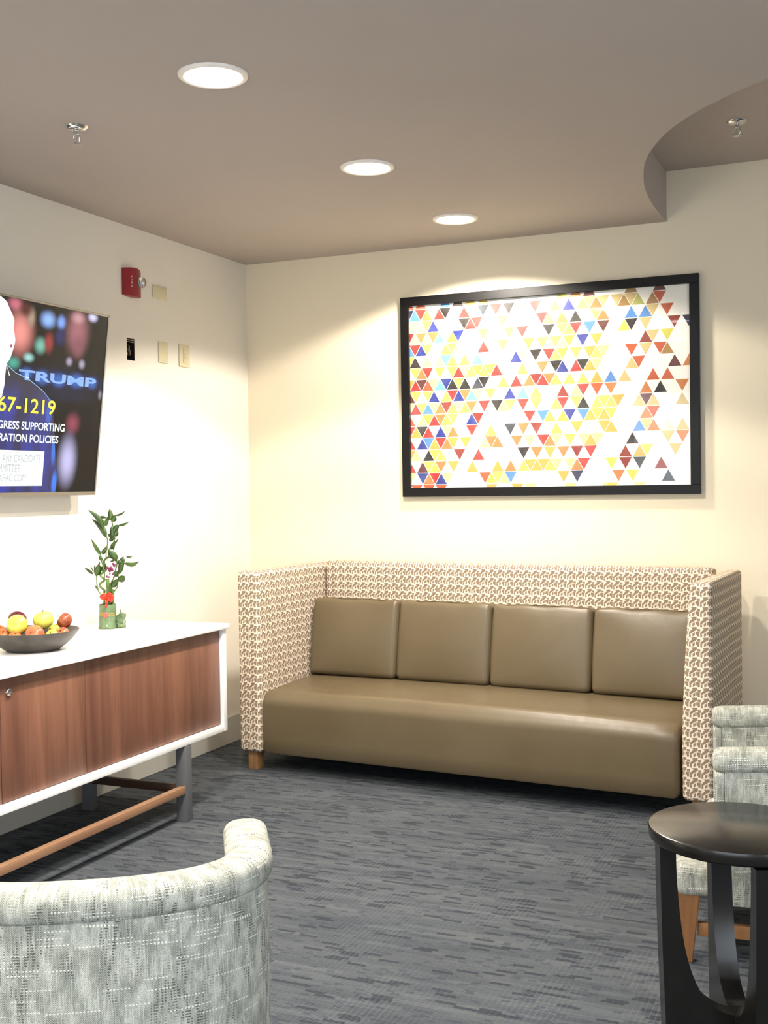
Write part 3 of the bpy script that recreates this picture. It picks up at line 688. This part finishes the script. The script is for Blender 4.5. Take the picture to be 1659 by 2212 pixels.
sheet([(0.97, .66), (.93, .76), (.85, .808), (.78, .8105), (0.7087, 0.8105), (0.6849, 0.8009), (0.6637, 0.79), (0.6495, 0.7709), (0.6262, 0.7431), (0.6137, 0.7221), (0.6142, 0.6882), (0.6, 0.6444), (0.6031, 0.6242), (0.6137, 0.5891), (0.6235, 0.5655), (0.6414, 0.5426), (0.6443, 0.5014), (0.6447, 0.4589), (0.6551, 0.4044), (0.6653, 0.3868), (.76, .33), (.88, .44), (.94, .55)], 2, -.0024)
rim = [(0.6412, 0.5412), (0.6, .520), (0.5806, 0.5109), (.5450, .503), (0.5115, 0.4949), (0.4663, 0.4751), (0.4109, 0.4496), (0.3721, 0.4225), (.355, .40)]
for (a_, b_) in zip(rim, rim[1:]):
    sheet([(a_[0], a_[1] - .0015), (b_[0], b_[1] - .0015), (b_[0], b_[1] + .0015), (a_[0], a_[1] + .0015)], 3, -.0021)
sheet([(0.6412, 0.5412), (0.6163, 0.498), (0.6220, 0.4972)], 4, -.0021)
sheet([(.3713, .0447), (1.10, .0447), (1.10, .1935), (.3713, .1935)], 4, -.0021)
def text_into(s, u_right, u_left, v0, v1, mi, y, bold=.0):
    cu = bpy.data.curves.new('t', 'FONT'); cu.body = s; cu.size = 1; cu.offset = bold; cu.resolution_u = 4
    o = bpy.data.objects.new('t', cu); COL.objects.link(o); dg = bpy.context.evaluated_depsgraph_get(); dg.update()
    me = bpy.data.meshes.new_from_object(o.evaluated_get(dg)); bpy.data.objects.remove(o); bpy.data.curves.remove(cu)
    xs = [v.co.x for v in me.vertices]; ys = [v.co.y for v in me.vertices]; x0, x1, y0, y1 = min(xs), max(xs), min(ys), max(ys)
    b = bmesh.new(); b.from_mesh(me); bpy.data.meshes.remove(me)
    for v in b.verts:
        v.co = Vector((u_left + (u_right - u_left) * (v.co.x - x0) / (x1 - x0), y, v0 + (v1 - v0) * (v.co.y - y0) / (y1 - y0)))
    join(bm, b, mi)
text_into('TRUMP', .058, .566, .487, .529, 5, -.00235, .035)
text_into('867-1219', .3210, .7330, .3475, .4160, 6, -.0015, .03); text_into('867-1219', .3245, .7300, .3505, .4130, 7, -.0010, .012)
text_into('GRESS SUPPORTING', .2520, .668, .2810, .3150, 4, -.0012, .02)
text_into('RATION POLICIES', .2885, .656, .2285, .2625, 4, -.0012, .02)
text_into('ANY CANDIDATE', .3930, .626, .1435, .1760, 8, -.0012)
text_into('MMITTEE', .5180, .646, .1025, .1345, 8, -.0012)
text_into('APAC.COM', .4780, .640, .0640, .0937, 8, -.0012)
bm.normal_update()
for fa in bm.faces:
    if fa.normal.y < 0: fa.normal_flip()
for fa in bm.faces:
    for l in fa.loops: l[uvl].uv = (l.vert.co.x, l.vert.co.z)
obj('screen', mesh(bm, boxuv=False), [M_scr, M_suit, M_face, em('rim_light_on_screen', '9ccaf8'), em('white_on_screen', 'f6fffd', 1.1), em('blue_lettering_on_screen', '82b0f4'), em('dark_outline_on_screen', '3a3808'), em('yellow_lettering_on_screen', 'fff34e', 1.05), em('grey_lettering_on_screen', 'b4bcbc')], TVo)
MI = MT.inverted()
bm = bmesh.new(); add_box(bm, (0.002, -2.52, 1.66), (.012, -2.08, 1.98), .002, 1)
for yy in (-2.42, -2.18): add_box(bm, (.012, yy, 1.70), (.075, yy + .03, 1.94), .002, 1)
b2 = obj('wall_mount', mesh(bm), M_black, TVo); b2.matrix_parent_inverse = MI

# ---------------------------------------------------------------- fire alarm
FA = tag(empty('fire_alarm', (0, -1.135, 2.405)), 'red wall fire alarm with clear strobe lens, above the open junction box', 'fire alarm')
bm = bmesh.new(); n = 10; D_ = .04
for k in range(n + 1): pass
prof = []
for k in range(n + 1):
    t = k / n; prof.append((-.068 + .136 * t, .016 + .022 * math.sin(math.pi * t)))
lo_, hi_ = [], []
for y_, x_ in prof:
    bul = .010 * math.sin(math.pi * (y_ + .068) / .136)
    lo_.append((x_, y_, -bul * .6)); hi_.append((x_, y_, .130 + bul * .6))
vl = [bm.verts.new(p) for p in lo_]; vh = [bm.verts.new(p) for p in hi_]; wl = [bm.verts.new((0.0002, p[1], p[2])) for p in lo_]; wh = [bm.verts.new((0.0002, p[1], p[2])) for p in hi_]
for k in range(n):
    bm.faces.new([vl[k], vl[k + 1], vh[k + 1], vh[k]]); bm.faces.new([wl[k], wl[k + 1], vl[k + 1], vl[k]]); bm.faces.new([vh[k], vh[k + 1], wh[k + 1], wh[k]]); bm.faces.new([wh[k], wh[k + 1], wl[k + 1], wl[k]])
bm.faces.new([wl[0], vl[0], vh[0], wh[0]]); bm.faces.new([vl[-1], wl[-1], wh[-1], vh[-1]])
bmesh.ops.recalc_face_normals(bm, faces=bm.faces[:])
hb = obj('housing', mesh(bm), M_red, FA, smooth=50)
bm = bmesh.new(); ball(bm, (.042, .036, .070), .026, (1, .95, 1.05), 20, 14); obj('strobe_lens', mesh(bm), M_clear, FA, smooth=True)
bm = bmesh.new(); add_box(bm, (.035, .020, .052), (.039, .050, .088), .002, 1); ball(bm, (.048, .038, .070), .007, (1, 1, 2.0)); obj('flash_tube', mesh(bm), M_chrome, FA, smooth=40)
bm = bmesh.new()
for k, ch in enumerate('FIRE'):
    cu = bpy.data.curves.new('t', 'FONT'); cu.body = ch; cu.size = 1; cu.offset = .02; cu.resolution_u = 3
    o = bpy.data.objects.new('t', cu); COL.objects.link(o); dg = bpy.context.evaluated_depsgraph_get(); dg.update()
    me = bpy.data.meshes.new_from_object(o.evaluated_get(dg)); bpy.data.objects.remove(o); bpy.data.curves.remove(cu)
    b = bmesh.new(); b.from_mesh(me); bpy.data.meshes.remove(me)
    xs = [v.co.x for v in b.verts]; x0 = (min(xs) + max(xs)) / 2
    for v in b.verts: v.co = Vector((.0336 + (v.co.x - x0) * .004, -.030 + (v.co.x - x0) * .014, .086 - k * .0155 + v.co.y * .013))
    join(bm, b, 0)
bm.normal_update()
for fa in bm.faces:
    if fa.normal.x < 0: fa.normal_flip()
obj('lettering', mesh(bm), M_lettw, hb)

# ---------------------------------------------------------------- wall plates and open box
def plate(y0, y1, z0, z1, label):
    w, h = y1 - y0, z1 - z0
    t = empty('wall_plate', (0, (y0 + y1) / 2, z0)); tag(t, label, 'wall plate', 'almond wall plates')
    bm = bmesh.new(); add_box(bm, (.0005, -w / 2, 0), (.007, w / 2, h), .003, 2); obj('cover', mesh(bm), M_almond, t, smooth=40)
    return t, w, h
t, w, h = plate(-.948, -.822, 2.424, 2.492, 'blank almond plate lying sideways, right of the fire alarm')
def screws(t, pts):
    for y_, z_ in pts:
        bm = bmesh.new(); lathe(bm, [(0, .0014), (.0026, .0012), (.003, 0)], 12)
        bmesh.ops.transform(bm, matrix=Matrix.Translation((.007, y_, z_)) @ Matrix.Rotation(R(90), 4, 'Y'), verts=bm.verts[:]); obj('screw', mesh(bm), M_almond, t, smooth=40)
screws(t, [(-.048, .034), (.048, .034)])
t, w, h = plate(-.905, -.826, 2.099, 2.208, 'blank almond upright plate between the open box and the outlet plate'); screws(t, [(0, .014), (0, .095)])
t, w, h = plate(-.719, -.621, 2.095, 2.215, 'almond outlet plate with a column of small holes, rightmost on the wall')
bm = bmesh.new(); add_box(bm, (.007, -.017, .022), (.0095, .017, .098), .002, 2); fac = obj('outlet_face', mesh(bm), M_almond, t, smooth=40)
bm = bmesh.new()
for zz in (.034, .046, .058, .070, .084): add_box(bm, (.0088, -.008, zz), (.0099, -.005, zz + .004)); add_box(bm, (.0088, .004, zz + .003), (.0099, .007, zz + .006))
obj('slots', mesh(bm), M_galv, fac)
JB = tag(empty('junction_box', (0, (hy0 + hy1) / 2, hz0)), 'open electrical junction box with bare wires recessed in the left wall', 'junction box')
w, h = hy1 - hy0, hz1 - hz0
bm = bmesh.new(); a_, b_ = w / 2 - .0005, h - .0005
for lo, hi in (((-.062, -a_, .0005), (-.060, a_, b_)), ((-.06, -a_, .0005), (-.001, -a_ + .0015, b_)), ((-.06, a_ - .0015, .0005), (-.001, a_, b_)), ((-.06, -a_ + .0016, .0005), (-.001, a_ - .0016, .002)), ((-.06, -a_ + .0016, b_ - .0015), (-.001, a_ - .0016, b_))):
    add_box(bm, lo, hi)
obj('box_shell', mesh(bm), G('dark_steel_box', .6, metal=.4, color='2a2420').m, JB)
for k, (y0_, am) in enumerate(((-.012, .012), (.002, .010), (.012, .008))):
    bm = bmesh.new(); tube(bm, spline([(-.055, y0_ * .5, .012 + .01 * k), (-.02, y0_ + am, .030), (-.012, y0_ - am, .048 + .006 * k), (-.022, y0_ + am * .6, .066 + .005 * k), (-.050, y0_, .085)], 6), .0022, 8)
    obj('wire', mesh(bm), [M_copper, M_galv, M_copper][k], JB, smooth=True)
bm = bmesh.new(); add_box(bm, (-.008, -.030, .098), (-.002, .030, .1035)); add_box(bm, (-.008, -.030, .090), (-.003, .030, .0935)); obj('mounting_ear', mesh(bm), M_galv, JB)

# ---------------------------------------------------------------- tub chairs
def chair(O, heading, label):
    t = empty('tub_chair', (O[0], O[1], 0), heading - math.pi / 2)      # local +y is the front
    tag(t, label, 'armchair', 'grey tweed tub chairs')
    path = []; yA, hw, n = .205, .330, 2.25
    for i in range(9): path.append((hw, yA - (yA + .02) * i / 8))
    for i in range(1, 40):
        a_ = math.pi * i / 40; c, s = math.cos(a_), math.sin(a_)
        path.append((hw * math.copysign(abs(c) ** (2 / n), c), -.02 - .252 * abs(s) ** (2 / n)))
    for i in range(9): path.append((-hw, -.02 + (yA + .02) * i / 8))
    pts = [Vector((x, y, 0)) for x, y in path]
    # even out the spacing
    L = [0]
    for a_, b_ in zip(pts, pts[1:]): L.append(L[-1] + (b_ - a_).length)
    N = 72; even = []
    for i in range(N + 1):
        s = L[-1] * i / N; k = max(j for j in range(len(L)) if L[j] <= s + 1e-9); k = min(k, len(L) - 2)
        even.append(pts[k].lerp(pts[k + 1], (s - L[k]) / (L[k + 1] - L[k])))
    def frame(i):
        tn = (even[min(i + 1, N)] - even[max(i - 1, 0)]).normalized(); return Vector((-tn.y, tn.x, 0)) * -1   # outward
    def ztop(i): return .662 + .030 * math.sin(math.pi * i / N) ** 1.2
    def sweep(prof_fn, idx, ext=None):
        bm = bmesh.new(); uvl = bm.loops.layers.uv.verify(); rings = []; acc = 0; prev = None; info = []
        for (i, push, sc) in idx:
            p = even[i] + Vector((0, 1, 0)) * push; nn = frame(i)
            if prev is not None: acc += (p - prev).length
            prev = p; pr = prof_fn(i); cx_ = sum(q[0] for q in pr) / len(pr); cz_ = sum(q[1] for q in pr) / len(pr)
            ring = [bm.verts.new(p + nn * (cx_ + (q[0] - cx_) * sc) + Vector((0, 0, cz_ + (q[1] - cz_) * sc))) for q in pr]
            per = [0]
            for a_, b_ in zip(pr, pr[1:] + pr[:1]): per.append(per[-1] + math.hypot(a_[0] - b_[0], a_[1] - b_[1]))
            rings.append(ring); info.append((acc, per))
        for a_ in range(len(rings) - 1):
            A, B = rings[a_], rings[a_ + 1]; m = len(A)
            for k in range(m):
                k2 = (k + 1) % m; fa = bm.faces.new([A[k], B[k], B[k2], A[k2]])
                uvs = [(info[a_][0], info[a_][1][k]), (info[a_ + 1][0], info[a_ + 1][1][k]), (info[a_ + 1][0], info[a_ + 1][1][k + 1]), (info[a_][0], info[a_][1][k + 1])]
                for l, q in zip(fa.loops, uvs): l[uvl].uv = q
        for rr in (rings[0], rings[-1][::-1]):
            fa = bm.faces.new(rr)
            for l in fa.loops: l[uvl].uv = (l.vert.co.x, l.vert.co.z)
        bmesh.ops.recalc_face_normals(bm, faces=bm.faces[:]); return bm
    body_idx = [(i, 0, 1) for i in range(N + 1)]
    def prof_body(i):
        z1 = ztop(i) - .066
        return [(.014, .205), (.030, .30), (.040, .45), (.044, z1 - .02), (.041, z1 + .004), (.0, z1 + .02), (-.036, z1 + .004), (-.038, .45), (-.036, .30), (-.030, .205)]
    obj('shell', mesh(sweep(prof_body, body_idx), boxuv=False), M_tweed, t, smooth=60)
    def prof_roll(i):
        zc = ztop(i) - .036; out = []
        for k in range(20):
            a_ = 2 * math.pi * k / 20; c, s = math.cos(a_), math.sin(a_)
            out.append((.004 + .052 * math.copysign(abs(c) ** .75, c), zc + .036 * math.copysign(abs(s) ** .75, s)))
        return out
    e = [(.034, .45), (.030, .72), (.022, .88), (.010, .97)]
    ridx = [(0, p, s) for p, s in e] + [(i, 0, 1) for i in range(N + 1)] + [(N, p, s) for p, s in reversed(e)]
    obj('top_roll', mesh(sweep(prof_roll, ridx), boxuv=False), M_tweed, t, smooth=True)
    for s in (-1, 1):
        bm = rbox(.040, .017, .196, .013, 6, 4, lambda p: Vector((p.x - s * .026 * max(0, s * p.x / .04) * (1 - (p.z + .196) / .392), p.y, p.z))); bmesh.ops.translate(bm, verts=bm.verts[:], vec=(s * (hw + .002), yA + .014, .206 + .196)); obj('arm_facing', mesh(bm), M_tweed, t, smooth=True)
    def fsd(p):
        p = p.copy()
        if p.z > 0: p.z += .012 * (1 - (p.x / .285) ** 2)
        return p
    bm = rbox(.286, .235, .045, .035, 10, 5, fsd); bmesh.ops.translate(bm, verts=bm.verts[:], vec=(0, .030, .312)); obj('seat_cushion', mesh(bm), M_tweed, t, smooth=True)
    bm = rbox(.316, .285, .05, .03, 8, 5); bmesh.ops.translate(bm, verts=bm.verts[:], vec=(0, .070, .252)); obj('seat_rail', mesh(bm), M_tweed, t, smooth=True)
    legs = {}
    for sx in (-1, 1):
        for fy, y0, y1 in (('f', .312, .318), ('b', -.165, -.205)):
            bm = bmesh.new(); zt = .222
            a_ = .035; b_ = .017; vt = [bm.verts.new((sx * .272 + i * a_, y0 + j * a_, zt)) for i, j in ((-1, -1), (1, -1), (1, 1), (-1, 1))]
            vb = [bm.verts.new((sx * .276 + i * b_, y1 + j * b_, 0)) for i, j in ((-1, -1), (1, -1), (1, 1), (-1, 1))]
            bm.faces.new(vt); bm.faces.new(vb[::-1])
            for k in range(4): bm.faces.new([vb[k], vb[(k + 1) % 4], vt[(k + 1) % 4], vt[k]])
            bmesh.ops.bevel(bm, geom=bm.edges[:], offset=.003, segments=2, affect='EDGES'); obj('leg', mesh(bm), M_amber, t, smooth=40)
        bm = bmesh.new(); add_box(bm, (sx * .274 - .011, -.165, .080), (sx * .274 + .011, .286, .120), .003, 2); obj('stretcher', mesh(bm), M_amber, t, smooth=40)
    return t
chair((1.878, -3.905), R(122.5), 'grey tweed tub chair seen from behind, in the left foreground')
chair((3.155, -2.062), R(188), 'grey tweed tub chair beside the sofa, partly behind the dark round table')

# ---------------------------------------------------------------- round side table
TB = tag(empty('side_table', (3.09, -2.845, 0), R(23.6)), 'round dark espresso wood side table in the right foreground', 'table')
bm = bmesh.new(); lathe(bm, [(0, .516), (.196, .516), (.206, .519), (.2075, .526), (.226, .5265), (.2295, .530), (.2305, .536), (.2305, .553), (.229, .558), (.225, .560), (0, .560)], 96); obj('tabletop', mesh(bm), M_espresso, TB, smooth=35)
inner = spline([(.172, 0, .5155), (.171, 0, .45), (.165, 0, .36), (.152, 0, .26), (.130, 0, .18), (.098, 0, .120), (.055, 0, .088), (.0275, 0, .080)], 5)
outer = [(.213, .5155), (.2125, .44), (.2085, .25), (.200, .0), (.165, .0), (.15, .012), (.11, .028), (.0275, .034)]
prof = [(p.x, p.z) for p in inner]; prof = prof + outer[::-1]
for k in range(4):
    bm = bmesh.new(); hw = .0272
    A = [bm.verts.new((x, -hw, z)) for x, z in prof]; B = [bm.verts.new((x, hw, z)) for x, z in prof]
    fA = bm.faces.new(A); fB = bm.faces.new(B[::-1])
    for i in range(len(A)):
        j = (i + 1) % len(A); bm.faces.new([A[j], A[i], B[i], B[j]])
    bmesh.ops.recalc_face_normals(bm, faces=bm.faces[:])
    bmesh.ops.rotate(bm, verts=bm.verts[:], matrix=Matrix.Rotation(math.pi / 2 * k, 3, 'Z'))
    obj('leg', mesh(bm), M_espresso, TB, smooth=30)
box_obj('centre_block', (-.027, -.027, .034), (.027, .027, .080), M_espresso, TB)

# ---------------------------------------------------------------- camera, world, view
f_px, yaw, pitch, roll = 2505.67, .4121, -.0223, -.0144
cy, sy = math.cos(yaw), math.sin(yaw)
fw = Vector((-sy * math.cos(pitch), cy * math.cos(pitch), math.sin(pitch))); rr = Vector((cy, sy, 0)); uu = rr.cross(fw)
r2 = rr * math.cos(roll) + uu * math.sin(roll); u2 = -rr * math.sin(roll) + uu * math.cos(roll)
cd = bpy.data.cameras.new('camera'); cam = bpy.data.objects.new('camera', cd); COL.objects.link(cam)
cam.matrix_world = Matrix(((r2.x, u2.x, -fw.x, 3.4492), (r2.y, u2.y, -fw.y, -5.9255), (r2.z, u2.z, -fw.z, 1.4467), (0, 0, 0, 1)))
cd.sensor_fit = 'VERTICAL'; cd.sensor_height = 24; cd.lens = f_px * 24 / 2212; cd.clip_start = .05
scene.camera = cam
w = bpy.data.worlds.new('world'); scene.world = w; w.use_nodes = True
w.node_tree.nodes['Background'].inputs[0].default_value = (.8, .85, 1, 1); w.node_tree.nodes['Background'].inputs[1].default_value = .3
vs_ = scene.view_settings; vs_.view_transform = 'Standard'; vs_.look = 'None'; vs_.gamma = 1; vs_.exposure = 1.16; vs_.use_curve_mapping = False
cy_ = scene.cycles; cy_.use_denoising = True; cy_.max_bounces = 10; cy_.diffuse_bounces = 6; cy_.glossy_bounces = 4; cy_.transmission_bounces = 6; cy_.transparent_max_bounces = 8
cy_.sample_clamp_indirect = 6; cy_.caustics_reflective = False; cy_.caustics_refractive = False
